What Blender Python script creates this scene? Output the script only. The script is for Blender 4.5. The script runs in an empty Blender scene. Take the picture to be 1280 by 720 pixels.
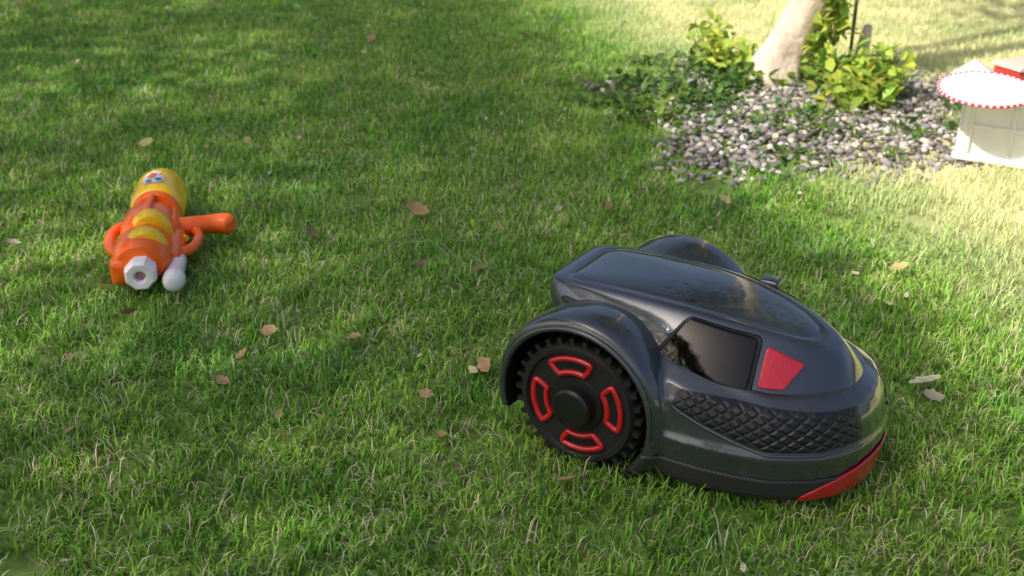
import bpy, bmesh, math, random
import numpy as np
from mathutils import Vector, Matrix, Euler, noise
from mathutils.bvhtree import BVHTree
random.seed(7); rng=np.random.default_rng(7)
scene=bpy.context.scene
COL=scene.collection

# ------------------------------------------------------------------ helpers
def link(o,parent=None):
    COL.objects.link(o)
    if parent: o.parent=parent
    return o
def mesh_obj(name,verts,faces,mat=None,parent=None,smooth=True,sub=0,col=None,linkit=True):
    me=bpy.data.meshes.new(name)
    me.from_pydata([tuple(v) for v in verts],[],[tuple(f) for f in faces])
    me.update()
    if col is not None:
        a=me.color_attributes.new(name='Col',type='FLOAT_COLOR',domain='POINT')
        c=np.ones((len(verts),4),dtype=np.float32); c[:,:3]=col
        a.data.foreach_set('color',c.ravel())
    if smooth: me.polygons.foreach_set('use_smooth',[True]*len(me.polygons))
    o=bpy.data.objects.new(name,me)
    if mat: me.materials.append(mat)
    if linkit: link(o,parent)
    if sub:
        m=o.modifiers.new('s','SUBSURF'); m.levels=sub; m.render_levels=sub
    return o
def empty(name,loc=(0,0,0),rot=(0,0,0)):
    e=bpy.data.objects.new(name,None); e.empty_display_size=.1
    e.location=loc; e.rotation_euler=rot; COL.objects.link(e); return e
def nt(mat): return mat.node_tree.nodes, mat.node_tree.links
def principled(name,color,rough=.5,metal=0,coat=0,spec=.5,noise_amt=0,noise_scale=20,bump=0,bump_scale=100,sss=0):
    m=bpy.data.materials.new(name); m.use_nodes=True
    n,l=nt(m); b=n['Principled BSDF']
    b.inputs['Base Color'].default_value=(*color,1); b.inputs['Roughness'].default_value=rough
    b.inputs['Metallic'].default_value=metal; b.inputs['Coat Weight'].default_value=coat
    b.inputs['Coat Roughness'].default_value=.04; b.inputs['Specular IOR Level'].default_value=spec
    tc=n.new('ShaderNodeTexCoord')
    if noise_amt:
        t=n.new('ShaderNodeTexNoise'); t.inputs['Scale'].default_value=noise_scale; t.inputs['Detail'].default_value=6
        l.new(tc.outputs['Object'],t.inputs['Vector'])
        r=n.new('ShaderNodeMapRange'); r.inputs[1].default_value=.3; r.inputs[2].default_value=.7
        r.inputs[3].default_value=1-noise_amt; r.inputs[4].default_value=1+noise_amt
        l.new(t.outputs['Fac'],r.inputs[0])
        mx=n.new('ShaderNodeVectorMath'); mx.operation='SCALE'; mx.inputs[0].default_value=color
        l.new(r.outputs[0],mx.inputs['Scale']); l.new(mx.outputs[0],b.inputs['Base Color'])
    if bump:
        t=n.new('ShaderNodeTexNoise'); t.inputs['Scale'].default_value=bump_scale; t.inputs['Detail'].default_value=5
        l.new(tc.outputs['Object'],t.inputs['Vector'])
        bp=n.new('ShaderNodeBump'); bp.inputs['Strength'].default_value=bump; bp.inputs['Distance'].default_value=.01
        l.new(t.outputs['Fac'],bp.inputs['Height']); l.new(bp.outputs[0],b.inputs['Normal'])
    return m
def tube(name,pts,r,mat,parent=None,closed=False,radii=None,kind='NURBS'):
    cu=bpy.data.curves.new(name,'CURVE'); cu.dimensions='3D'; cu.bevel_depth=r; cu.bevel_resolution=4; cu.use_fill_caps=True
    sp=cu.splines.new(kind); sp.points.add(len(pts)-1)
    for i,p in enumerate(pts):
        sp.points[i].co=(*p,1)
        if radii: sp.points[i].radius=radii[i]
    sp.use_cyclic_u=closed
    if kind=='NURBS': sp.order_u=3; sp.use_endpoint_u=not closed; sp.resolution_u=6
    cu.materials.append(mat); sp.use_smooth=True
    return link(bpy.data.objects.new(name,cu),parent)
def revolve(name,prof,mat,parent=None,axis='X',seg=48,loc=(0,0,0),scale=(1,1,1),smooth=True,sharp=None,sub=0):
    vs=[];fs=[]
    for (a,r) in prof:
        for k in range(seg):
            t=2*math.pi*(k+.5)/seg
            if axis=='X': v=(a,r*math.cos(t),r*math.sin(t))
            elif axis=='Y': v=(r*math.cos(t),a,r*math.sin(t))
            else: v=(r*math.cos(t),r*math.sin(t),a)
            vs.append([v[i]*scale[i]+loc[i] for i in range(3)])
    for i in range(len(prof)-1):
        for k in range(seg):
            k2=(k+1)%seg; fs.append((i*seg+k,i*seg+k2,(i+1)*seg+k2,(i+1)*seg+k))
    fs.append(tuple(range(seg))); fs.append(tuple(range((len(prof)-1)*seg,len(prof)*seg)))
    o=mesh_obj(name,vs,fs,mat,parent,smooth,sub)
    bm=bmesh.new(); bm.from_mesh(o.data); bmesh.ops.recalc_face_normals(bm,faces=bm.faces); bm.to_mesh(o.data); bm.free()
    if smooth: o.data.set_sharp_from_angle(angle=math.radians(sharp or 40))
    return o
def rbox(name,size,loc,mat,parent=None,bev=.005,rot=(0,0,0),seg=3):
    bm=bmesh.new(); bmesh.ops.create_cube(bm,size=1)
    bmesh.ops.scale(bm,vec=size,verts=bm.verts)
    bmesh.ops.bevel(bm,geom=list(bm.edges),offset=bev,segments=seg,affect='EDGES',profile=.6)
    me=bpy.data.meshes.new(name); bm.to_mesh(me); bm.free()
    me.polygons.foreach_set('use_smooth',[True]*len(me.polygons)); me.set_sharp_from_angle(angle=math.radians(50))
    me.materials.append(mat); o=bpy.data.objects.new(name,me); o.location=loc; o.rotation_euler=rot
    return link(o,parent)

# ------------------------------------------------------------------ leaves
LEAF_V=np.array([(0,0,0),(.3,.27,.08),(.72,.22,.05),(1,0,-.08),(.72,-.22,.05),(.3,-.27,.08),(.5,0,0)],float)
LEAF_F=[(0,6,1),(1,6,2),(2,6,3),(3,6,4),(4,6,5),(5,6,0)]
def rand_rots(n,up=0.0):
    az=rng.uniform(0,2*np.pi,n); tilt=rng.normal(0,1,n)*(1-up)*1.0-.25; roll=rng.normal(0,1,n)*(1-up)*.9
    ca,sa=np.cos(az),np.sin(az); ct,st=np.cos(tilt),np.sin(tilt); cr,sr=np.cos(roll),np.sin(roll)
    Rz=np.zeros((n,3,3)); Rz[:,0,0]=ca;Rz[:,0,1]=-sa;Rz[:,1,0]=sa;Rz[:,1,1]=ca;Rz[:,2,2]=1
    Ry=np.zeros((n,3,3)); Ry[:,0,0]=ct;Ry[:,0,2]=st;Ry[:,1,1]=1;Ry[:,2,0]=-st;Ry[:,2,2]=ct
    Rx=np.zeros((n,3,3)); Rx[:,0,0]=1;Rx[:,1,1]=cr;Rx[:,1,2]=-sr;Rx[:,2,1]=sr;Rx[:,2,2]=cr
    return Rz@Ry@Rx
def leaf_mesh(name,centers,sizes,colors,mat,parent=None,up=0.0,aspect=1.0,simple=False):
    n=len(centers); R=rand_rots(n,up)
    V=LEAF_V.copy(); F=LEAF_F
    if simple: V=V[[0,1,2,3,4,5]]; F=[(0,3,2,1),(0,5,4,3)]
    V[:,1]*=aspect
    k=len(V)
    W=np.einsum('nij,kj->nki',R,V)*np.asarray(sizes)[:,None,None]+np.asarray(centers)[:,None,:]
    faces=[tuple(i*k+a for a in f) for i in range(n) for f in F]
    c=np.repeat(np.asarray(colors),k,axis=0)
    return mesh_obj(name,W.reshape(-1,3),faces,mat,parent,False,col=c)
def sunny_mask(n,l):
    """large-scale turf variation + mask of the sunlit side, where sunlight is painted into the colour"""
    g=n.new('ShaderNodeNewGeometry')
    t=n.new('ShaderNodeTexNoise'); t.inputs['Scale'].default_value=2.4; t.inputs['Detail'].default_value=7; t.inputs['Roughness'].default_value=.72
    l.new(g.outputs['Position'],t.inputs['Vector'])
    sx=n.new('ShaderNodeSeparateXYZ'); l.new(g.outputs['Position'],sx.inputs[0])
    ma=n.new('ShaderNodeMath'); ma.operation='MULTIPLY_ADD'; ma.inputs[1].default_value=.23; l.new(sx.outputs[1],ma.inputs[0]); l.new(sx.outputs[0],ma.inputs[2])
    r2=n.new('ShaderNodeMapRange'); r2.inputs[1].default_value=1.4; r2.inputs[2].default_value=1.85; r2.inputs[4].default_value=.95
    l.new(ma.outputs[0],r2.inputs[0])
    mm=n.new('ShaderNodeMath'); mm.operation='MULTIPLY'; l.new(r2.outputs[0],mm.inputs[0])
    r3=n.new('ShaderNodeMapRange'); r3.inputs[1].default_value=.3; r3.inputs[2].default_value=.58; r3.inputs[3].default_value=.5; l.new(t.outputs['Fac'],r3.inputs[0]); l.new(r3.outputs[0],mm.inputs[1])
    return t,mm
def foliage_mat(name,trans=.35,rough=.5,patch=None,spec=.35):
    m=bpy.data.materials.new(name); m.use_nodes=True; n,l=nt(m); b=n['Principled BSDF']
    at=n.new('ShaderNodeAttribute'); at.attribute_name='Col'
    src=at.outputs['Color']
    if patch:
        t,mm=sunny_mask(n,l)
        r=n.new('ShaderNodeMapRange'); r.inputs[1].default_value=.36; r.inputs[2].default_value=.66
        l.new(t.outputs['Fac'],r.inputs[0])
        rmp=n.new('ShaderNodeMix'); rmp.data_type='RGBA'; rmp.inputs[6].default_value=(.62,.80,.7,1); rmp.inputs[7].default_value=(1.55,1.25,1.5,1)
        l.new(r.outputs[0],rmp.inputs[0])
        mu=n.new('ShaderNodeMix'); mu.data_type='RGBA'; mu.blend_type='MULTIPLY'; mu.inputs[0].default_value=1
        l.new(src,mu.inputs[6]); l.new(rmp.outputs[2],mu.inputs[7])
        m2=n.new('ShaderNodeMix'); m2.data_type='RGBA'; m2.inputs[7].default_value=(.95,.93,.56,1)  # pale mix paints bright sunlight into the blade colour
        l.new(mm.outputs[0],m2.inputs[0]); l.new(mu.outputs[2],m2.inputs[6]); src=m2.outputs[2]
    l.new(src,b.inputs['Base Color']); b.inputs['Roughness'].default_value=rough; b.inputs['Specular IOR Level'].default_value=spec
    if trans:
        tr=n.new('ShaderNodeBsdfTranslucent'); l.new(src,tr.inputs[0])
        mx=n.new('ShaderNodeMixShader'); mx.inputs[0].default_value=trans
        l.new(b.outputs[0],mx.inputs[1]); l.new(tr.outputs[0],mx.inputs[2]); l.new(mx.outputs[0],n['Material Output'].inputs[0])
    return m
M_leaf=foliage_mat('leaf_green',.4,.4)
M_far=foliage_mat('leaf_green_matte',0,.5)
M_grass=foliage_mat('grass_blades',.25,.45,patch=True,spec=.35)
M_dry=foliage_mat('dry_leaf',.2,.6)

# ------------------------------------------------------------------ world, sun, camera
EL=math.radians(48); hz=Vector((.87,.5,0)).normalized()
w=bpy.data.worlds.new('World'); scene.world=w; w.use_nodes=True
n=w.node_tree.nodes; l=w.node_tree.links
sky=n.new('ShaderNodeTexSky'); sky.sky_type='NISHITA'; sky.sun_disc=False
sky.sun_elevation=EL; sky.sun_rotation=math.atan2(-hz.x,-hz.y)%(2*math.pi); sky.dust_density=5; sky.air_density=1.0; sky.ozone_density=.5
l.new(sky.outputs[0],n['Background'].inputs[0]); n['Background'].inputs[1].default_value=.15
sd=bpy.data.lights.new('sun','SUN'); sd.energy=5; sd.angle=math.radians(.7); sd.color=(1,.93,.80)
so=link(bpy.data.objects.new('sun',sd)); so.location=(-6,-4,8)
so.rotation_euler=Vector((hz.x*math.cos(EL),hz.y*math.cos(EL),-math.sin(EL))).to_track_quat('-Z','Y').to_euler()
cd=bpy.data.cameras.new('camera'); cam=link(bpy.data.objects.new('camera',cd)); scene.camera=cam
cam.location=(0,0,1.05); cam.rotation_euler=(math.radians(65),0,0)
cd.lens=40; cd.sensor_width=36; cd.clip_end=500; cd.clip_start=.02
cd.dof.use_dof=True; cd.dof.focus_distance=1.85; cd.dof.aperture_fstop=5.6
scene.view_settings.view_transform='Standard'; scene.view_settings.look='None'; scene.view_settings.exposure=0

# ------------------------------------------------------------------ ground
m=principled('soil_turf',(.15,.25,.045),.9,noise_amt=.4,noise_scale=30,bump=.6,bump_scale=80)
nn,ll=nt(m); pb=nn['Principled BSDF']; old=pb.inputs['Base Color'].links[0].from_socket
t_,mk=sunny_mask(nn,ll); gm=nn.new('ShaderNodeMix'); gm.data_type='RGBA'; gm.inputs[7].default_value=(.60,.56,.32,1)  # soil paled by the same mask: sunlight painted into its colour
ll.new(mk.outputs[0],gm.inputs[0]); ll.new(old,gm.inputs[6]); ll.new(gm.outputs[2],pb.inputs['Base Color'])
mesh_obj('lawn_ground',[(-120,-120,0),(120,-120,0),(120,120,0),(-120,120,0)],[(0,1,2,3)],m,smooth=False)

BED=(.95,3.66)
def bed_r(x,y):
    a=math.atan2(y-BED[1],x-BED[0]); return .58+.06*math.sin(3*a+1)+.06*math.sin(5*a)+.05*math.sin(9*a+2)+ (.12 if math.sin(a)<-.6 else 0)
gc=bpy.data.collections.new('grass_turf_patches')
PS=.25
def patch_mesh(i):
    N=1080
    p=rng.uniform(-PS/2,PS/2,(N,2))
    L=rng.uniform(.014,.032,N)*(1+.3*rng.normal(0,1,N)).clip(.5,1.8); lean=rng.uniform(.3,1.5,N); az=rng.uniform(0,2*np.pi,N)
    wd=rng.uniform(.0009,.0017,N)
    dry=rng.random(N)<.18
    lean[dry]=rng.uniform(.9,1.6,dry.sum()); wd[dry]*=.65; L[dry]*=1.3
    dx,dy=np.cos(az),np.sin(az); px,py=-dy,dx
    z0=rng.uniform(0,.008,N); 
    V=np.zeros((N,5,3))
    hm=L*.55*np.cos(lean*.6); om=L*.55*np.sin(lean*.6)
    ht=hm+L*.45*np.cos(lean*1.25); ot=om+L*.45*np.sin(lean*1.25)
    ht=np.maximum(ht,.004)
    for k,s in ((0,1),(1,-1)):
        V[:,k,0]=p[:,0]+s*px*wd; V[:,k,1]=p[:,1]+s*py*wd; V[:,k,2]=z0-.003
    for k,s in ((2,-1),(3,1)):
        V[:,k,0]=p[:,0]+dx*om+s*px*wd*.85; V[:,k,1]=p[:,1]+dy*om+s*py*wd*.85; V[:,k,2]=z0+hm
    V[:,4,0]=p[:,0]+dx*ot; V[:,4,1]=p[:,1]+dy*ot; V[:,4,2]=z0+ht
    F=[]
    for j in range(N):
        b=j*5; F.append((b,b+1,b+2,b+3)); F.append((b+3,b+2,b+4))
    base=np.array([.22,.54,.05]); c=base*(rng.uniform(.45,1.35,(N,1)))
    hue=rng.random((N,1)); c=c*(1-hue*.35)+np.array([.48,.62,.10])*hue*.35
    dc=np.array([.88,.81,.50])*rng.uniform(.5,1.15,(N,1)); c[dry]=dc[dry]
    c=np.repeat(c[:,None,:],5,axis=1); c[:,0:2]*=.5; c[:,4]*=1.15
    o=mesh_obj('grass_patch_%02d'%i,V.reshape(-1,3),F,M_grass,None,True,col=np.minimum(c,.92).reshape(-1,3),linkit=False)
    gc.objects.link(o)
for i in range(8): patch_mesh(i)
pts=[];rot=[];scl=[];idx=[]
sp=.19
y=.45
while y<7.5:
    x=-4.2
    while x<4.4:
        xx=x+random.uniform(-.04,.04); yy=y+random.uniform(-.04,.04)
        x+=sp
        d=math.hypot(xx-BED[0],yy-BED[1])
        if d<bed_r(xx,yy)+.06*random.uniform(-1.6,1): continue
        pts.append((xx,yy,0)); rot.append((0,0,random.uniform(0,6.28)))
        s=random.uniform(.8,1.25); scl.append((1,1,s)); idx.append(random.randrange(8))
    y+=sp
lg=mesh_obj('lawn_grass',pts,[],None,None,False)
a=lg.data.attributes.new('rot','FLOAT_VECTOR','POINT'); a.data.foreach_set('vector',np.array(rot,dtype=np.float32).ravel())
a=lg.data.attributes.new('scl','FLOAT_VECTOR','POINT'); a.data.foreach_set('vector',np.array(scl,dtype=np.float32).ravel())
a=lg.data.attributes.new('idx','INT','POINT'); a.data.foreach_set('value',np.array(idx,dtype=np.int32))
ng=bpy.data.node_groups.new('turf','GeometryNodeTree')
ng.interface.new_socket('Geometry',in_out='INPUT',socket_type='NodeSocketGeometry')
ng.interface.new_socket('Geometry',in_out='OUTPUT',socket_type='NodeSocketGeometry')
gi=ng.nodes.new('NodeGroupInput'); go=ng.nodes.new('NodeGroupOutput')
ci=ng.nodes.new('GeometryNodeCollectionInfo'); ci.inputs['Collection'].default_value=gc
ci.inputs['Separate Children'].default_value=True; ci.inputs['Reset Children'].default_value=True
ip=ng.nodes.new('GeometryNodeInstanceOnPoints'); ip.inputs['Pick Instance'].default_value=True
def na(nm,ty):
    q=ng.nodes.new('GeometryNodeInputNamedAttribute'); q.data_type=ty; q.inputs['Name'].default_value=nm
    return [s for s in q.outputs if s.enabled and s.name=='Attribute'][0]
ng.links.new(gi.outputs[0],ip.inputs['Points']); ng.links.new(ci.outputs[0],ip.inputs['Instance'])
ng.links.new(na('idx','INT'),ip.inputs['Instance Index'])
er=ng.nodes.new('FunctionNodeEulerToRotation'); ng.links.new(na('rot','FLOAT_VECTOR'),er.inputs[0]); ng.links.new(er.outputs[0],ip.inputs['Rotation'])
ng.links.new(na('scl','FLOAT_VECTOR'),ip.inputs['Scale']); ng.links.new(ip.outputs[0],go.inputs[0])
md=lg.modifiers.new('turf','NODES'); md.node_group=ng

# ------------------------------------------------------------------ gravel bed
bm=bmesh.new(); bmesh.ops.create_icosphere(bm,subdivisions=1,radius=1)
IV=np.array([v.co[:] for v in bm.verts]); IF=[tuple(v.index for v in f.verts) for f in bm.faces]; bm.free()
vs=[];fs=[];cs=[];cnt=0
while cnt<3800:
    a=random.uniform(0,6.283); r=math.sqrt(random.random())*.9; x=BED[0]+r*math.cos(a); y=BED[1]+r*math.sin(a)
    if r>bed_r(x,y)*random.uniform(.8,1.14): continue
    s=random.uniform(.007,.016)*random.choice((1,1,1,1.35))
    V=IV*(1+rng.normal(0,.08,(len(IV),1)))*np.array([1,.75,.5])*s
    V=V@np.array(Euler((random.gauss(0,.35),random.gauss(0,.35),random.uniform(0,6.28))).to_matrix()).T
    b=len(vs); vs+= [tuple(q) for q in V+np.array([x,y,random.uniform(.004,.02)])]
    fs+=[tuple(b+i for i in f) for f in IF]
    g=random.choice((.18,.28,.38,.55,.12,.26)); c=np.array([g*1.03,g*1.0,g*.97])*random.uniform(.8,1.2); c=c*np.array([random.uniform(.95,1.15),1,random.uniform(.85,1.1)])
    cs+=[c]*len(IV); cnt+=1
mg=bpy.data.materials.new('pebble'); mg.use_nodes=True; nn,ll=nt(mg); at=nn.new('ShaderNodeAttribute'); at.attribute_name='Col'; ll.new(at.outputs[0],nn['Principled BSDF'].inputs['Base Color']); nn['Principled BSDF'].inputs['Roughness'].default_value=.7
mesh_obj('gravel_bed',vs,fs,mg,None,True,col=np.array(cs))

# ------------------------------------------------------------------ trees
def limb(vs,fs,path,rad,seg=16,rough=.06):
    b0=len(vs); n=len(path)
    for i,(p,r) in enumerate(zip(path,rad)):
        p=Vector(p); d=(Vector(path[min(i+1,n-1)])-Vector(path[max(i-1,0)])).normalized()
        u=d.orthogonal().normalized() if i==0 else (pu-d*pu.dot(d)).normalized(); pu=u; vv=d.cross(u)
        for k in range(seg):
            t=2*math.pi*k/seg; q=u*math.cos(t)+vv*math.sin(t)
            rr=r*(1+rough*(noise.noise(Vector((q.x*1.5+p.x,q.y*1.5,p.z*5)))*2))
            vs.append(tuple(p+q*rr))
    for i in range(n-1):
        for k in range(seg):
            k2=(k+1)%seg; fs.append((b0+i*seg+k,b0+i*seg+k2,b0+(i+1)*seg+k2,b0+(i+1)*seg+k))
    fs.append(tuple(b0+(n-1)*seg+k for k in range(seg)))
M_bark=principled('bark',(.68,.56,.46),.9,noise_amt=.3,noise_scale=14,bump=.8,bump_scale=35)
tree=empty('garden_tree',(.93,4.0,0))
vs=[];fs=[]
path=[];rad=[]
for i in range(60):
    z=i*.047-.03; path.append((.31*max(z,0)-.12*max(z-.5,0)+.02*math.sin(z*4),.03*math.sin(z*3),z)); rad.append(.068+.05*math.exp(-max(z,0)*14)-.009*z)
limb(vs,fs,path,rad,24,.12)
ends=[]
for k in range(9):
    a=k*.7*2+.3; st=Vector(path[36+k*2]); ln=random.uniform(1.0,1.6)
    P=[];R=[]
    for j in range(9):
        f=j/8; P.append(st+Vector((math.cos(a)*ln*f,math.sin(a)*ln*f,ln*.9*f**.8))+Vector((random.gauss(0,.03),random.gauss(0,.03),0))*f); R.append(.04*(1-f*.85))
    limb(vs,fs,P,R,8); ends+=[P[4],P[6],P[8]]
limb(vs,fs,[(.17,.16,-.02),(.175,.17,.1),(.20,.18,.3),(.23,.2,.7),(.3,.3,1.5),(.4,.4,2.4)],[.05,.043,.04,.036,.03,.015],12,.15)
ends+=[Vector((.4,.4,2.4)),Vector((.35,.35,2.0))]
limb(vs,fs,[(.32,.05,-.02),(.322,.05,.06),(.33,.05,.15),(.335,.05,.19)],[.026,.023,.02,.014],10,.25)
mesh_obj('trunk_and_limbs',vs,fs,M_bark,tree,True)
C=[];S=[];K=[]
for e in ends:
    for _ in range(170):
        v=Vector((random.gauss(0,1),random.gauss(0,1),random.gauss(0,.7)))*.27
        C.append(tuple(e+v)); S.append(random.uniform(.06,.12)); g=random.uniform(.6,1.3); K.append((.07*g,.14*g,.025*g))
leaf_mesh('crown_leaves',C,S,K,M_far,tree,simple=True)

# row of tall shade trees on the sun side of the garden (left, off frame)
LA=Vector((-4.5+.23*8,-5,0)); LB=Vector((-4.5-.23*5,8,0)); LD=(LB-LA).normalized(); LN=Vector((-LD.y,LD.x,0)); LL=(LB-LA).length
NTREE=4
for ti in range(NTREE):
    c=LA+LD*(LL*(ti+.5)/NTREE); e=empty('shade_tree',tuple(c)); vs=[];fs=[]
    H=5.55
    P=[(.05*math.sin(i*.9+ti),.05*math.cos(i*.7+ti),i*.5-.05) for i in range(11)]
    limb(vs,fs,P,[.16+.06*math.exp(-i*1.5)-.012*i for i in range(11)],14,.1)
    seg=LL/NTREE
    for k in range(12):
        st=Vector(P[4+k%6]); dl=(k/11-.5)*seg*.95; side=random.uniform(-.4,.4); top=random.uniform(3,H-.4)
        en=LD*dl+LN*side+Vector((0,0,max(top,st.z+.3)))
        Q=[];R=[]
        for j in range(7):
            f=j/6; q=st.lerp(en,f)+Vector((0,0,.15*math.sin(f*3.1))); Q.append(q); R.append(.035*(1-f*.8))
        limb(vs,fs,Q,R,7)
    mesh_obj('trunk_and_limbs',vs,fs,M_bark,e,True)
    C=[];S=[];K=[]
    N=10000
    while len(C)<N:
        u=random.uniform(-.53,.53)*seg; v=random.gauss(0,.2); gl=(c+LD*u)
        top=H+.13*noise.noise(Vector((gl.y*1.1,3,0)))+.05*noise.noise(Vector((gl.y*5,7,0)))-.4*abs(v)**1.5
        z=random.uniform(2.4,top) if random.random()<.72 else random.uniform(top-.9,top)
        dn=noise.noise(Vector((gl.y*1.1,v*1.3,z*1.1+5)))
        if random.random()>.75+.5*dn and z<top-.8: continue
        C.append(tuple(LD*u+LN*v+Vector((0,0,z)))); S.append(random.uniform(.06,.115)); g=random.uniform(.5,1.4); K.append((.08*g,.14*g,.025*g))
    leaf_mesh('crown_leaves',C,S,K,M_far,e,simple=True)

# ------------------------------------------------------------------ plants round the tree
def plant(name,blobs,mat=M_leaf,stems=True,up=.45):
    e=empty(name,(blobs[0][0],blobs[0][1],0)); o=np.array([blobs[0][0],blobs[0][1],0])
    C=[];S=[];K=[];sv=[];sf=[]
    for (cx,cy,cz,rx,ry,rz,nn_,sz,colr) in blobs:
        for _ in range(nn_):
            v=Vector((random.gauss(0,1),random.gauss(0,1),random.gauss(0,1))); v=v.normalized()*random.random()**.45
            p=np.array([cx+v.x*rx,cy+v.y*ry,max(cz+v.z*rz,.01)])-o
            C.append(p); S.append(sz*random.uniform(.55,1.3)); g=random.uniform(.55,1.35); h=random.random()
            K.append((colr[0]*g*(1+.6*h),colr[1]*g,colr[2]*g))
        if stems:
            for _ in range(max(3,nn_//22)):
                v=Vector((random.gauss(0,1),random.gauss(0,1),abs(random.gauss(0,1))*.7+.3)).normalized()
                limb(sv,sf,[(cx-o[0]+v.x*rx*.15,cy-o[1]+v.y*ry*.15,0),(cx-o[0]+v.x*rx*.4,cy-o[1]+v.y*ry*.4,max(.02,cz*.6)),(cx-o[0]+v.x*rx*.95,cy-o[1]+v.y*ry*.95,max(.03,cz+v.z*rz*.9))],[.004,.003,.0015],5,0)
    leaf_mesh('leaves',C,S,K,mat,e,up=up)
    if sv: mesh_obj('stems',sv,sf,principled(name+'_stem',(.12,.14,.05),.7),e)
GL=(.36,.60,.10); GD=(.07,.19,.05); GM=(.14,.32,.05)
plant('leafy_shrub',[(.79,4.10,.07,.10,.13,.07,100,.048,GL),(.73,4.22,.10,.10,.11,.09,70,.05,GL),(.84,3.93,.04,.10,.10,.04,50,.045,GM)])
plant('leafy_shrub',[(1.12,3.63,.06,.13,.13,.08,170,.055,GL),(1.2,3.74,.10,.12,.12,.10,140,.058,GL),(1.08,3.8,.07,.08,.1,.07,80,.05,GM)])
plant('climbing_vine',[(1.07,3.94,.12,.035,.06,.13,80,.055,GL),(1.12,3.94,.28,.045,.06,.14,100,.06,GL),(1.18,3.94,.5,.05,.06,.14,70,.07,GL)])
cb=[]
for _ in range(40):
    a=random.uniform(1.9,3.7); r=random.uniform(.2,.68)
    cb.append((BED[0]+r*math.cos(a),BED[1]+.1+r*.95*math.sin(a),.02,.09,.09,.025,34,.036,GD if random.random()<.65 else GM))
for _ in range(14):
    a=random.uniform(-.6,1.9); r=random.uniform(.25,.6)
    cb.append((BED[0]+r*math.cos(a),BED[1]+r*math.sin(a),.02,.1,.1,.03,44,.04,GM if random.random()<.6 else GD))
for _ in range(34):
    a=random.uniform(3.2,5.9); r=random.uniform(.1,.62)
    cb.append((BED[0]+r*math.cos(a),BED[1]+r*math.sin(a),.02,.06,.06,.022,13,.03,GM if random.random()<.6 else GD))
plant('ground_cover',cb,up=.6)

# ------------------------------------------------------------------ back hedge
def hedge(name,p0,p1,h,th,n,seed):
    e=empty(name,((p0[0]+p1[0])/2,(p0[1]+p1[1])/2,0)); o=Vector(e.location)
    a=Vector((p0[0],p0[1],0)); b=Vector((p1[0],p1[1],0)); d=(b-a); L=d.length; d.normalize(); nn_=Vector((-d.y,d.x,0))
    vs=[];fs=[];NU=50;NV=10
    for i in range(NU+1):
        for j in range(NV+1):
            t=math.pi*j/NV
            hh=h*.93+.22*noise.noise(Vector((i*.7,seed,0)))
            p=a+d*(L*i/NU)+nn_*(th*.4*math.cos(t)); z=hh*min(1,math.sin(t)**.35) if 0<j<NV else 0
            q=p-o+Vector((0,0,z)); vs.append(tuple(q))
    for i in range(NU):
        for j in range(NV): 
            k=i*(NV+1)+j; fs.append((k,k+1,k+NV+2,k+NV+1))
    mesh_obj('inner_branches',vs,fs,principled(name+'_core',(.02,.035,.012),.95,noise_amt=.5,noise_scale=6),e)
    C=[];S=[];K=[]
    for _ in range(n):
        u=random.uniform(0,L); t=random.uniform(0,math.pi)
        hh=h*.93+.22*noise.noise(Vector((u/L*NU*.7,seed,0)))
        f=random.gauss(1.0,.06)
        p=a+d*u+nn_*(th*.46*math.cos(t)*f); z=random.uniform(.02,1)*hh if abs(math.cos(t))>.55 else hh*(math.sin(t)**.35)+random.gauss(.04,.1)
        g=random.uniform(.5,1.4); C.append(tuple(p-o+Vector((0,0,z)))); S.append(random.uniform(.12,.22)); K.append((.06*g,.12*g,.025*g))
    leaf_mesh('leaves',C,S,K,M_far,e,simple=True)
hedge('garden_hedge',(-7,13.5),(11,12.5),2.6,1.2,9000,8.1)

# ------------------------------------------------------------------ fallen leaves
FL=[(-.234,2.64,.06,0),(-.773,3.18,.035,1),(-1.065,3.18,.055,1),(-.471,1.973,.045,0),(-.525,1.797,.03,0),(-.772,2.06,.045,2),(-.071,2.29,.05,2),(-.049,1.846,.04,0),(.085,1.475,.033,0),(-.09,1.516,.028,0),(-.153,1.754,.03,0),(.743,1.787,.065,3),(.735,1.73,.045,3),(.54,2.71,.045,1),(.24,2.66,.035,0),(.85,2.28,.045,1),(-.745,1.636,.022,0),(-.835,1.89,.025,0),(-1.153,2.42,.04,3),(-.511,1.902,.028,0),(-.475,2.49,.05,2),(-.306,1.973,.03,0),(-.562,4.55,.05,0),(.05,4.6,.05,0),(-.95,3.71,.05,1),(-.863,2.19,.04,1),(-.25,2.36,.04,0),(-.2,2.3,.035,2),(-.12,1.62,.022,0),(.2,1.62,.02,0)]
for _ in range(220): FL.append((random.uniform(-2.5,2.5),random.uniform(1.2,6),random.uniform(.01,.026),random.choice((0,1,2,3,3,1))))
LC=[(.56,.36,.19),(.66,.56,.24),(.34,.22,.12),(.78,.70,.50)]
vs=[];fs=[];cs=[]
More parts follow.
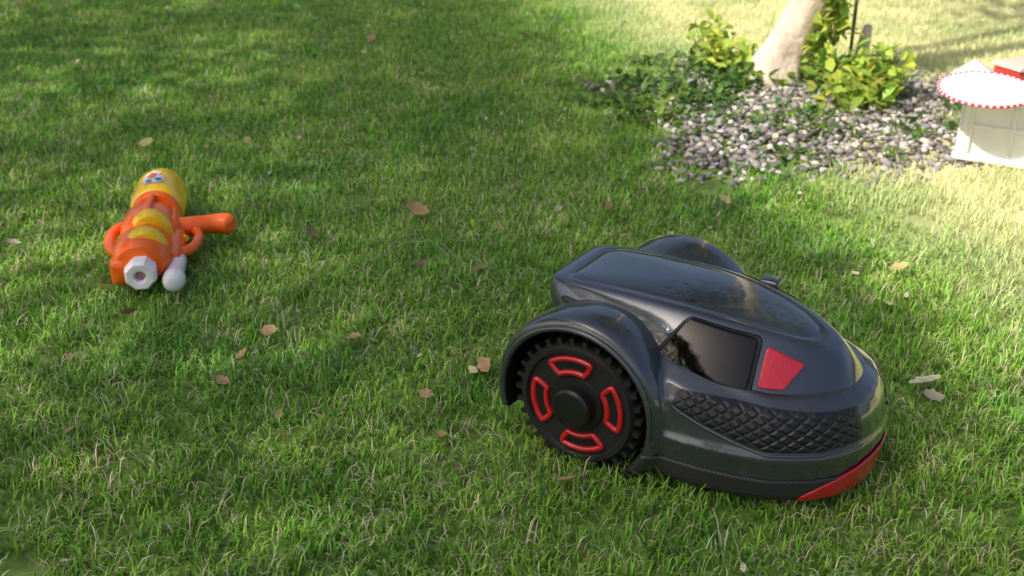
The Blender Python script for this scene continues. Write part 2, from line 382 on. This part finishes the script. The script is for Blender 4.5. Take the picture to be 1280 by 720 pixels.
for (x,y,s,ci_) in FL:
    R=np.array(Euler((random.gauss(0,.35),random.gauss(0,.35),random.uniform(0,6.28))).to_matrix()); b=len(vs)
    nS=8; V=[]
    curl=random.uniform(.1,.9); wdt=random.uniform(.24,.4); wob=random.uniform(0,6)
    for i in range(nS+1):
        f=i/nS; ww=wdt*math.sin(math.pi*min(1,f*.97+.02))**.8*(1+.22*math.sin(i*2.3+wob))
        for sgn in (-1,0,1):
            V.append((f-.5,sgn*ww+.1*(f-.5)**2,curl*(abs(sgn)*ww*(1.0 if sgn>0 else .4)+(f-.5)**2*.9)))
    V=np.array(V)*s; V=V@R.T+np.array([x,y,.032 if s>.03 else .024])
    vs+=[tuple(v) for v in V]
    for i in range(nS):
        for k in range(2): q=b+i*3+k; fs.append((q,q+1,q+4,q+3))
    c=np.array(LC[ci_])*random.uniform(.8,1.2); cs+=[c*(.8 if j%3==1 else 1)*random.uniform(.85,1.1) for j in range(len(V))]
mesh_obj('fallen_leaves',vs,fs,M_dry,None,True,col=np.minimum(np.array(cs),.9))

# ================================================================== ROBOT LAWN MOWER
YAW=math.radians(-33)
mower=empty('robot_lawn_mower',(.214,1.738,0.0),(0,0,YAW))
M_paint=principled('gloss_grey_paint',(.072,.080,.095),.22,metal=.45,coat=1,noise_amt=.08,noise_scale=60)
M_cover=principled('gloss_cover_paint',(.070,.084,.108),.13,metal=.5,coat=1,bump=.02,bump_scale=9)
M_black=principled('black_plastic',(.012,.012,.013),.38,noise_amt=.2,noise_scale=40,bump=.05,bump_scale=300)
M_rub=principled('tyre_rubber',(.012,.012,.012),.65,noise_amt=.3,noise_scale=60)
M_red=principled('red_gloss_plastic',(.62,.010,.020),.25,coat=.8,noise_amt=.06,noise_scale=30)
M_redlens=principled('red_lens',(.66,.015,.04),.35,coat=.5,noise_amt=.1,noise_scale=50,bump=.15,bump_scale=220)
M_glass=principled('smoked_window',(.002,.002,.002),.05,spec=.4)
M_trim=principled('satin_dark_trim',(.012,.013,.016),.4,coat=.12)

def closed_loft(rings):
    vs=[];fs=[];m_=len(rings[0])
    for r in rings: vs+=r
    for i in range(len(rings)-1):
        for k in range(m_):
            k2=(k+1)%m_; fs.append((i*m_+k,i*m_+k2,(i+1)*m_+k2,(i+1)*m_+k))
    fs.append(tuple(reversed(range(m_)))); fs.append(tuple(range((len(rings)-1)*m_,len(rings)*m_)))
    return vs,fs
half=[(.085,.188),(.12,.200),(.16,.203),(.21,.200),(.26,.192),(.31,.178),(.34,.161),(.375,.136),(.40,.107),(.418,.072),(.427,.035),(.430,0)]
outl=[(x,-y) for x,y in half]+[(x,y) for x,y in reversed(half[:-1])]
allv=[];allf=[]
def addpart(vs,fs):
    b=len(allv); allv.extend(vs); allf.extend([tuple(b+i for i in f) for f in fs])
lv=[(.028,.014),(.034,.008),(.075,.004),(.094,.0),(.106,-.002),(.114,.004),(.150,.012),(.170,.024),(.184,.05)]
rings=[]
for z,ins in lv:
    rings.append([(.2+(x-.2)*(1-ins/.24),y*(1-ins/.2),z+ (max(0,.25-x)*.18 if z>.14 else 0)) for x,y in outl])
addpart(*closed_loft(rings))
def boxpart(x0,x1,y0,y1,z0,z1): 
    addpart([(x0,y0,z0),(x1,y0,z0),(x1,y1,z0),(x0,y1,z0),(x0,y0,z1),(x1,y0,z1),(x1,y1,z1),(x0,y1,z1)],[(0,3,2,1),(4,5,6,7),(0,1,5,4),(1,2,6,5),(2,3,7,6),(3,0,4,7)])
boxpart(-.115,.2,-.122,.122,.05,.208)
for s in (1,-1):
    rings=[]
    for yy,R in ((.09,.13),(.11,.143),(.14,.150),(.17,.153),(.195,.152),(.207,.148),(.213,.141)):
        rings.append([(R*math.cos(t),s*yy,.115+R*math.sin(t)) for t in [2*math.pi*k/64 for k in range(64)]])
    addpart(*closed_loft(rings))
    rings=[]
    for j in range(1,12):
        ph=math.pi*j/12-math.pi/2
        rings.append([(.115+.14*math.cos(ph)*math.cos(t),s*(.125+.072*math.cos(ph)*math.sin(t)),.12+.090*math.sin(ph)) for t in [2*math.pi*k/32 for k in range(32)]])
    addpart(*closed_loft(rings))
bo=mesh_obj('tmp_body',allv,allf,None,None,True)
bm=bmesh.new(); bm.from_mesh(bo.data); bmesh.ops.recalc_face_normals(bm,faces=bm.faces); bm.to_mesh(bo.data); bm.free()
def apply_mods(o):
    dg=bpy.context.evaluated_depsgraph_get(); dg.update()
    me=bpy.data.meshes.new_from_object(o.evaluated_get(dg)); o.modifiers.clear(); o.data=me
r=bo.modifiers.new('r','REMESH'); r.mode='VOXEL'; r.voxel_size=.0035
sm=bo.modifiers.new('s','SMOOTH'); sm.factor=.5; sm.iterations=14
apply_mods(bo)
cv=[];cf=[]
def cutadd(vs,fs):
    b=len(cv); cv.extend(vs); cf.extend([tuple(b+i for i in f) for f in fs])
for s in (1,-1):
    cutadd(*closed_loft([[( .129*math.cos(t),s*yy,.115+.129*math.sin(t)) for t in [2*math.pi*k/96 for k in range(96)]] for yy in (.126,.3)]))
def do_cut(vs,fs,target):
    c=mesh_obj('tmp_cut',vs,fs,None,None,False)
    bm=bmesh.new(); bm.from_mesh(c.data); bmesh.ops.recalc_face_normals(bm,faces=bm.faces); bm.to_mesh(c.data); bm.free()
    b=target.modifiers.new('b','BOOLEAN'); b.operation='DIFFERENCE'; b.object=c
    try: b.solver='MANIFOLD'
    except Exception: b.solver='EXACT'
    apply_mods(target); bpy.data.objects.remove(c)
do_cut(cv,cf,bo)
cv=[];cf=[]
for s in (1,-1):
    y0,y1=sorted((s*.1262,s*.3))
    for (x0,x1,z0,z1) in ((-.3,-.02,-.05,.075),):
        cutadd([(x0,y0,z0),(x1,y0,z0),(x1,y1,z0),(x0,y1,z0),(x0,y0,z1),(x1,y0,z1),(x1,y1,z1),(x0,y1,z1)],[(0,3,2,1),(4,5,6,7),(0,1,5,4),(1,2,6,5),(2,3,7,6),(3,0,4,7)])
do_cut(cv,cf,bo)
me=bo.data; me.materials.clear(); me.materials.append(M_paint); me.materials.append(M_black)
for p in me.polygons:
    p.use_smooth=True; c=p.center
    rr=math.hypot(c.x,c.z-.115)
    if (rr<.1305 and abs(c.y)>.1245) or c.z<.031: p.material_index=1
me.set_sharp_from_angle(angle=math.radians(35))
bo.name='body_shell'; bo.parent=mower
bvh_body=BVHTree.FromPolygons([v.co.copy() for v in me.vertices],[tuple(p.vertices) for p in me.polygons])

# cover
X0,X1=-.128,.388
pf=lambda xs,zs,d=3: np.poly1d(np.polyfit(xs,zs,d))
zB=pf([-.125,-.05,.05,.12,.2,.3,.4],[.216,.214,.202,.190,.178,.169,.168])
zS=pf([-.12,-.02,.1,.2,.28,.345],[.262,.267,.268,.260,.246,.226])
bB=pf([-.125,0,.1,.2,.3,.4],[.106,.133,.152,.156,.144,.113])
bS=pf([-.12,0,.12,.24,.345],[.090,.093,.090,.082,.068])
NT=120
def ring(xr,xf,bf,nr,nf):
    out=[]; xm=xr+(xf-xr)*.45
    for k in range(NT):
        t=2*math.pi*k/NT; c,s=math.cos(t),math.sin(t)
        nn_=nf if c>0 else nr; ex=2/nn_; Lx=(xf-xm) if c>0 else (xm-xr)
        X=xm+Lx*math.copysign(abs(c)**ex,c); Y=bf(X)*math.copysign(abs(s)**ex,s); out.append((X,Y))
    return np.array(out),xm
Bp,_=ring(X0,X1,bB,7,2.7); Sp,xm=ring(-.126,.346,bS,8,2.5)
rings=[]
def lerp(a,b,t): return a*(1-t)+b*t
zb=zB(Bp[:,0]); zs=zS(Sp[:,0])
def R3(P,z): return [(float(p[0]),float(p[1]),float(q)) for p,q in zip(P,z)]
rings.append(R3(Bp*.9,zb-.012)); rings.append(R3(Bp*.985,zb-.006)); rings.append(R3(Bp,zb)); rings.append(R3(Bp,zb+.006))
nrm=Bp-np.array([.14,0]); nrm/=np.linalg.norm(nrm,axis=1)[:,None]
for t,bu in ((.3,.005),(.6,.007),(.85,.005),(.98,.002)):
    rings.append(R3(lerp(Bp,Sp,t)+nrm*bu,lerp(zb,zs,t)+.002))
def toward(k): P=Sp.copy(); P[:,1]*=(1-k); P[:,0]=xm+(P[:,0]-xm)*(1-k); return P
for k,dz in ((.025,.002),(.12,.0035),(.135,.0005),(.15,.0045),(.3,.006),(.55,.008),(.8,.009),(.96,.0092)):
    P=toward(k); rings.append(R3(P,zS(P[:,0])*1.0+dz))
vs,fs=closed_loft(rings)
co=mesh_obj('top_cover',vs,fs,M_cover,mower,True,sub=1)
apply_mods(co); co.data.polygons.foreach_set('use_smooth',[True]*len(co.data.polygons))
bvh_cov=BVHTree.FromPolygons([v.co.copy() for v in co.data.vertices],[tuple(p.vertices) for p in co.data.polygons])

def patch(name,bvh,fn,mat,nu,nv,off=.002,hf=None,mode='side',sgn=-1,thick=.004,Cx=.2):
    vs=[]
    for i in range(nu+1):
        for j in range(nv+1):
            a,z=fn(i/nu,j/nv)
            if mode=='side': o=Vector((a,sgn*.6,z)); d=Vector((0,-sgn,0))
            else: d=-Vector((math.cos(a),math.sin(a),0)); o=Vector((Cx,0,z))-d*.8
            h,nn_,_,_=bvh.ray_cast(o,d)
            if h is None: h=Vector(vs[-1]) if vs else o; nn_=-d
            if nn_.dot(d)>0: nn_=-nn_
            ee=off+(hf(a,z,i/nu,j/nv) if hf else 0)
            vs.append(tuple(h+nn_*ee))
    fs=[]
    for i in range(nu):
        for j in range(nv):
            k=i*(nv+1)+j; fs.append((k,k+nv+1,k+nv+2,k+1))
    o=mesh_obj(name,vs,fs,mat,mower,True)
    if thick:
        s_=o.modifiers.new('t','SOLIDIFY'); s_.thickness=thick; s_.offset=0
    return o
def quadfn(P,rc=.0):
    def f(u,v):
        x=(P[0][0]*(1-u)+P[1][0]*u)*(1-v)+(P[3][0]*(1-u)+P[2][0]*u)*v
        z=(P[0][1]*(1-u)+P[1][1]*u)*(1-v)+(P[3][1]*(1-u)+P[2][1]*u)*v
        cx=(P[0][0]+P[1][0]+P[2][0]+P[3][0])/4; cz=(P[0][1]+P[1][1]+P[2][1]+P[3][1])/4
        du=abs(2*u-1); dv=abs(2*v-1); k=1-rc*(du**12*dv**6+du**6*dv**12)*.5
        return cx+(x-cx)*k, cz+(z-cz)*k
    return f
for sgn in (-1,1):
    patch('side_window',bvh_cov,quadfn([(.102,.204),(.255,.182),(.247,.248),(.138,.262)],.06),M_glass,36,20,.0015,sgn=sgn)
    patch('window_frame',bvh_cov,quadfn([(.094,.201),(.261,.177),(.252,.251),(.135,.265)],.06),M_black,36,20,.0004,sgn=sgn,thick=.002)
    zt=0 if sgn<0 else -.02
    patch('marker_lamp',bvh_cov,quadfn([(.266,.190),(.300,.188),(.317,.219+zt),(.260,.240+zt)],.08),M_redlens,20,16,.002,sgn=sgn)
    patch('handle_slot',bvh_cov,quadfn([(-.088,.236),(-.048,.236),(-.048,.246),(-.088,.246)],.2),M_black,10,4,.001,sgn=sgn,thick=.002)
def diamond(a,z,u,v):
    x=a*.19; p=.024
    q=((x+z*1.5)/p)%1; r_=((x-z*1.5)/p)%1
    e=min(q,1-q,r_,1-r_)
    edge=min(u*12,(1-u)*12,v*6,(1-v)*6,1)
    return .0026*min(1,max(0,(e-.05)*7))*edge
for sgn in (-1,1):
    def fn(u,v,sgn=sgn):
        ph=math.radians(102+(16-102)*u)*sgn
        top=.174-.006*u+.010*(1-u)
        bot=.162-.046*min(1,u*2.0)**.8+.03*max(0,u-.75)
        return ph,bot+(top-bot)*v
    patch('diamond_panel',bvh_body,fn,M_trim,300,56,.0006,hf=diamond,mode='rad',sgn=sgn,thick=0)
    P=[]
    for i in range(40):
        u=i/39; a,z=fn(u,0); d=-Vector((math.cos(a),math.sin(a),0)); o=Vector((.2,0,z-.004))-d*.8
        h,nn_,_,_=bvh_body.ray_cast(o,d)
        if h: P.append(tuple(h+nn_*.0003))
    tube('panel_ridge',P,.0028,M_paint,mower)
M_carbon=bpy.data.materials.new('carbon_weave'); M_carbon.use_nodes=True; nn,ll=nt(M_carbon); pb=nn['Principled BSDF']
tc=nn.new('ShaderNodeTexCoord'); wv=nn.new('ShaderNodeTexWave'); wv.wave_type='BANDS'; wv.bands_direction='DIAGONAL'; wv.inputs['Scale'].default_value=90
ll.new(tc.outputs['Object'],wv.inputs[0]); rp=nn.new('ShaderNodeMix'); rp.data_type='RGBA'; rp.inputs[6].default_value=(.005,.005,.006,1); rp.inputs[7].default_value=(.06,.06,.065,1)
ll.new(wv.outputs['Fac'],rp.inputs[0]); ll.new(rp.outputs[2],pb.inputs['Base Color']); pb.inputs['Roughness'].default_value=.45
patch('carbon_skirt',bvh_body,lambda u,v:(math.radians(-118+236*u),.031+.037*v),M_carbon,120,6,.0015,mode='rad',thick=.002)
def redfn(u,v):
    a=-43+86*u; e=math.sin(math.pi*u)**.7
    return math.radians(a),.030+(.004+.048*e)*v
patch('front_bumper',bvh_body,redfn,M_red,80,8,.003,mode='rad',thick=.003)
for sgn in (-1,1):
    P=[(.1345*math.cos(t),sgn*.2135,.115+.1345*math.sin(t)) for t in [math.radians(196-k*7.5) for k in range(28)]]
    tube('fender_lip',P,.0045,M_paint,mower)
rbox('rain_sensor',(.035,.03,.016),(.19,.108,.256),M_paint,mower,.006)
rbox('status_button',(.012,.006,.003),(.12,-.062,.275),M_black,mower,.001)

def wheel(sgn):
    w_=empty('rear_wheel'); w_.parent=mower; w_.location=(0,0,.115); w_.scale=(1,-sgn,1)
    def rv(nm,prof,mat,**k): return revolve(nm,prof,mat,w_,'Y',64,**k)
    rv('tyre',[(-.13,.05),(-.13,.100),(-.138,.106),(-.196,.106),(-.205,.103),(-.2095,.099),(-.2095,.092),(-.203,.0885),(-.203,.02)],M_rub,sharp=30)
    rv('hub_cap',[(-.200,.05),(-.206,.046),(-.207,.036),(-.224,.034),(-.228,.030),(-.229,.012),(-.229,.004)],M_black,sharp=35)
    for k in range(4):
        a0=math.radians(10+90*k); half_=math.radians(29); r0,r1=.056,.080
        P=[]
        for i in range(11): t=a0-half_+2*half_*i/10; P.append((r1*math.cos(t),-.2045,r1*math.sin(t)))
        for i in range(11): t=a0+half_*.86-2*half_*.86*i/10; P.append((r0*math.cos(t),-.2045,r0*math.sin(t)))
        tube('red_spoke_frame',P,.0048,M_red,w_,closed=True)
        vs=[];fs=[]
        for i in range(11):
            t=a0-half_*.9+2*half_*.9*i/10
            for rr in (r0+.002,r1-.002): vs.append((rr*math.cos(t),-.2045,rr*math.sin(t)))
        for i in range(10): fs.append((2*i,2*i+1,2*i+3,2*i+2))
        mesh_obj('spoke_recess',vs,fs,M_black,w_)
    tv=[];tf=[]
    N=30
    for k in range(N):
        t=2*math.pi*k/N
        for (y0,y1,dt) in ((-.204,-.170,0),(-.168,-.132,.5)):
            tt=t+dt*2*math.pi/N; c,s=math.cos(tt),math.sin(tt); b=len(tv)
            for yy,ra,wd in ((y0,.1145 if dt==0 else .1165,.0035),(y1,.1165,.0035)):
                sh=.004 if yy==y1 and dt==0 else (-.004 if yy==y0 and dt else 0)
                for rr,w2 in ((.1,.0055),(ra,wd)):
                    for q in (-1,1):
                        tx=q*w2+sh; tv.append((rr*c-tx*s,yy,rr*s+tx*c))
            tf+=[(b,b+1,b+3,b+2),(b+4,b+6,b+7,b+5),(b,b+2,b+6,b+4),(b+1,b+5,b+7,b+3),(b+2,b+3,b+7,b+6)]
    mesh_obj('tread_lugs',tv,tf,M_rub,w_,False)
wheel(1); wheel(-1)
for s in (-1,1):
    revolve('front_caster',[(s*.08-.015,.01),(s*.08-.015,.03),(s*.08-.01,.035),(s*.08+.01,.035),(s*.08+.015,.03),(s*.08+.015,.01)],M_rub,mower,'Y',24,loc=(.33,0,.035))

# ================================================================== WATER GUN
gun=empty('toy_water_gun',(-.778,2.165,.018),(0,0,math.radians(100.4)))
M_or=principled('orange_plastic',(.98,.15,.012),.3,coat=.4,noise_amt=.06,noise_scale=30)
M_ye=principled('yellow_plastic',(.98,.62,.012),.28,coat=.5,noise_amt=.05,noise_scale=30)
M_wh=principled('white_plastic',(.88,.86,.90),.35,coat=.3,noise_amt=.04,noise_scale=30)
M_bl=principled('blue_print',(.05,.2,.6),.4); M_wp=principled('white_print',(.8,.8,.8),.4); M_dk=principled('dark_hole',(.5,.22,.28),.6)
AZ=.055
revolve('nozzle',[(.014,.011),(.002,.013),(0,.018),(0,.029),(.008,.034),(.03,.035),(.038,.031),(.06,.032)],M_wh,gun,'X',8,(0,0,AZ-.008),sharp=25)
revolve('nozzle_bore',[(.0155,.0115),(.012,.0115)],M_dk,gun,'X',16,(0,0,AZ-.008))
revolve('front_barrel',[(.045,.030),(.048,.044),(.06,.052),(.10,.056),(.14,.055),(.165,.050),(.175,.044),(.185,.044),(.195,.052),(.24,.056),(.28,.057),(.31,.054),(.325,.045),(.33,.03)],M_or,gun,'X',40,(0,.004,AZ),(1,1.12,.92))
for i,x in enumerate((.10,.205)):
    revolve('yellow_band',[(x-.024,.02),(x-.02,.050),(x-.010,.0575),(x+.010,.0585),(x+.02,.053),(x+.024,.02)],M_ye,gun,'X',36,(0,-.006,AZ+.006),(1,.82,1))
rbox('side_housing',(.15,.045,.06),(.115,.045,.04),M_or,gun,.018)
rbox('rear_housing',(.11,.125,.07),(.275,0,.05),M_or,gun,.025)
rbox('top_rib',(.10,.016,.02),(.275,0,AZ+.052),M_or,gun,.007)
revolve('tank_collar',[(.32,.03),(.322,.05),(.33,.056),(.345,.056),(.352,.05)],M_or,gun,'X',40,(0,-.004,AZ+.006))
revolve('water_tank',[(.335,.03),(.338,.052),(.348,.060),(.37,.0625),(.43,.0635),(.475,.061),(.505,.053),(.525,.038),(.535,.02),(.537,.005)],M_ye,gun,'X',48,(0,-.004,AZ+.008),sharp=60)
revolve('pump_tube',[(-.012,.004),(-.010,.014),(-.002,.0215),(.012,.024),(.03,.0225),(.04,.019),(.09,.019),(.12,.019),(.13,.012)],M_wh,gun,'X',28,(0,-.066,.03),sharp=60)
revolve('pump_sleeve',[(.09,.015),(.092,.026),(.12,.029),(.2,.029),(.25,.026),(.26,.01)],M_or,gun,'X',28,(0,-.05,.036))
tube('front_handle',[(.30,.04,.05),(.298,.07,.05),(.27,.089,.045),(.22,.092,.042),(.17,.08,.04),(.14,.055,.04)],.0125,M_or,gun)
tube('trigger_guard',[(.28,-.04,.045),(.285,-.08,.045),(.25,-.104,.04),(.2,-.106,.04),(.15,-.092,.038),(.13,-.055,.036)],.0115,M_or,gun)
tube('trigger',[(.23,-.05,.045),(.225,-.07,.045),(.205,-.08,.045)],.007,M_ye,gun)
tube('pistol_grip',[(.265,-.05,.05),(.275,-.09,.048),(.285,-.125,.046),(.288,-.155,.044),(.28,-.175,.044),(.276,-.181,.044)],.023,M_or,gun,radii=[1,1,.95,1.12,1.1,.6])
def tank_patch(name,poly,mat,off):
    bm=bmesh.new(); R=.0632+off
    vv=[bm.verts.new((p[0],math.radians(p[1])*.0632,0)) for p in poly]; bm.faces.new(vv)
    bmesh.ops.triangulate(bm,faces=bm.faces)
    for _ in range(3): bmesh.ops.subdivide_edges(bm,edges=list(bm.edges),cuts=1)
    for v in bm.verts:
        t=v.co.y/.0632; x=v.co.x; v.co=Vector((x,-.004+R*math.sin(t),AZ+.008+R*math.cos(t)))
    me=bpy.data.meshes.new(name); bm.to_mesh(me); bm.free(); me.materials.append(mat); link(bpy.data.objects.new(name,me),gun)
tank_patch('logo_white',[(.372,22),(.369,-6),(.385,-18),(.41,-14),(.425,-4),(.445,-10),(.455,8),(.44,24),(.41,30)],M_wp,.0012)
tank_patch('logo_orange',[(.41,20),(.402,4),(.43,-2),(.442,12)],M_or,.002)
tank_patch('logo_blue',[(.378,-4),(.388,-14),(.402,-10),(.395,2)],M_bl,.002)
tank_patch('logo_blue',[(.378,18),(.376,8),(.392,8),(.395,20)],M_bl,.002)

# ================================================================== WHITE CRATE + TOYS
crate=empty('storage_crate',(1.268,3.11,.01),(0,0,math.radians(-30)))
M_cr=principled('white_crate_plastic',(.85,.83,.83),.5,noise_amt=.05,noise_scale=12)
W_,D_,H_=.42,.30,.19
def slab(name,size,loc,rot=(0,0,0),mat=M_cr,bev=.004): return rbox(name,size,loc,mat,crate,bev,rot)
slab('front_wall',(W_-.012,.012,H_),(W_/2,0,H_/2)); slab('back_wall',(W_-.012,.012,H_),(W_/2,D_,H_/2))
slab('left_wall',(.012,D_-.013,H_),(.0,D_/2,H_/2)); slab('right_wall',(.012,D_-.013,H_),(W_,D_/2,H_/2)); slab('base',(W_-.02,D_-.02,.012),(W_/2,D_/2,.01))
slab('top_rim_front',(W_+.03,.022,.014),(W_/2,-.008,H_)); slab('top_rim_left',(.022,D_+.01,.014),(-.006,D_/2+.012,H_-.001))
slab('foot_rim',(W_+.02,.02,.02),(W_/2,-.006,.012)); 
for i in range(4):
    slab('front_rib',(.010,.012,H_-.05),(.03+.11*i,-.009,H_/2)) 
slab('front_rib_cross',(W_-.04,.010,.010),(W_/2,-.0095,H_*.55))
slab('lid',(W_-.02,D_-.02,.008),(W_/2,D_/2,H_-.012))
hoop=empty('toy_hoop',(1.305,3.07,.222),(math.radians(7),math.radians(-2),0))
M_rw=bpy.data.materials.new('red_white_wrap'); M_rw.use_nodes=True; nn,ll=nt(M_rw)
tc=nn.new('ShaderNodeTexCoord'); se=nn.new('ShaderNodeSeparateXYZ'); ll.new(tc.outputs['Object'],se.inputs[0])
at=nn.new('ShaderNodeMath'); at.operation='ARCTAN2'; ll.new(se.outputs[1],at.inputs[0]); ll.new(se.outputs[0],at.inputs[1])
mu=nn.new('ShaderNodeMath'); mu.operation='MULTIPLY'; mu.inputs[1].default_value=44; ll.new(at.outputs[0],mu.inputs[0])
si=nn.new('ShaderNodeMath'); si.operation='SINE'; ll.new(mu.outputs[0],si.inputs[0]); gt=nn.new('ShaderNodeMath'); gt.operation='GREATER_THAN'; gt.inputs[1].default_value=.3; ll.new(si.outputs[0],gt.inputs[0])
mxx=nn.new('ShaderNodeMix'); mxx.data_type='RGBA'; mxx.inputs[6].default_value=(.6,.04,.10,1); mxx.inputs[7].default_value=(.8,.7,.72,1); ll.new(gt.outputs[0],mxx.inputs[0]); ll.new(mxx.outputs[2],nn['Principled BSDF'].inputs['Base Color'])
P=[(.125*math.cos(t),.125*math.sin(t),0) for t in [2*math.pi*k/32 for k in range(32)]]
tube('hoop_ring',P,.0045,M_rw,hoop,closed=True)
revolve('hoop_skin',[(-.002,.001),(-.002,.121),(.002,.121),(.002,.001)],M_cr,hoop,'Z',48)
tent=empty('folded_paper',(1.37,3.28,.195))
mesh_obj('paper_sheet',[(-.04,-.05,0),(.05,-.05,0),(-.025,0,.06),(.08,.05,.01),(-.06,.07,.0)],[(0,1,2),(1,3,2),(3,4,2),(4,0,2)],M_cr,tent,False)
redt=empty('red_toy_box',(1.47,3.23,.195),(0,0,.4))
rbox('box',(.13,.10,.05),(0,0,.025),principled('red_toy_plastic',(.6,.04,.03),.4,noise_amt=.1),redt,.008)
rbox('box_lid',(.138,.108,.015),(0,0,.058),principled('cream_lid',(.75,.6,.5),.4,noise_amt=.05),redt,.005)
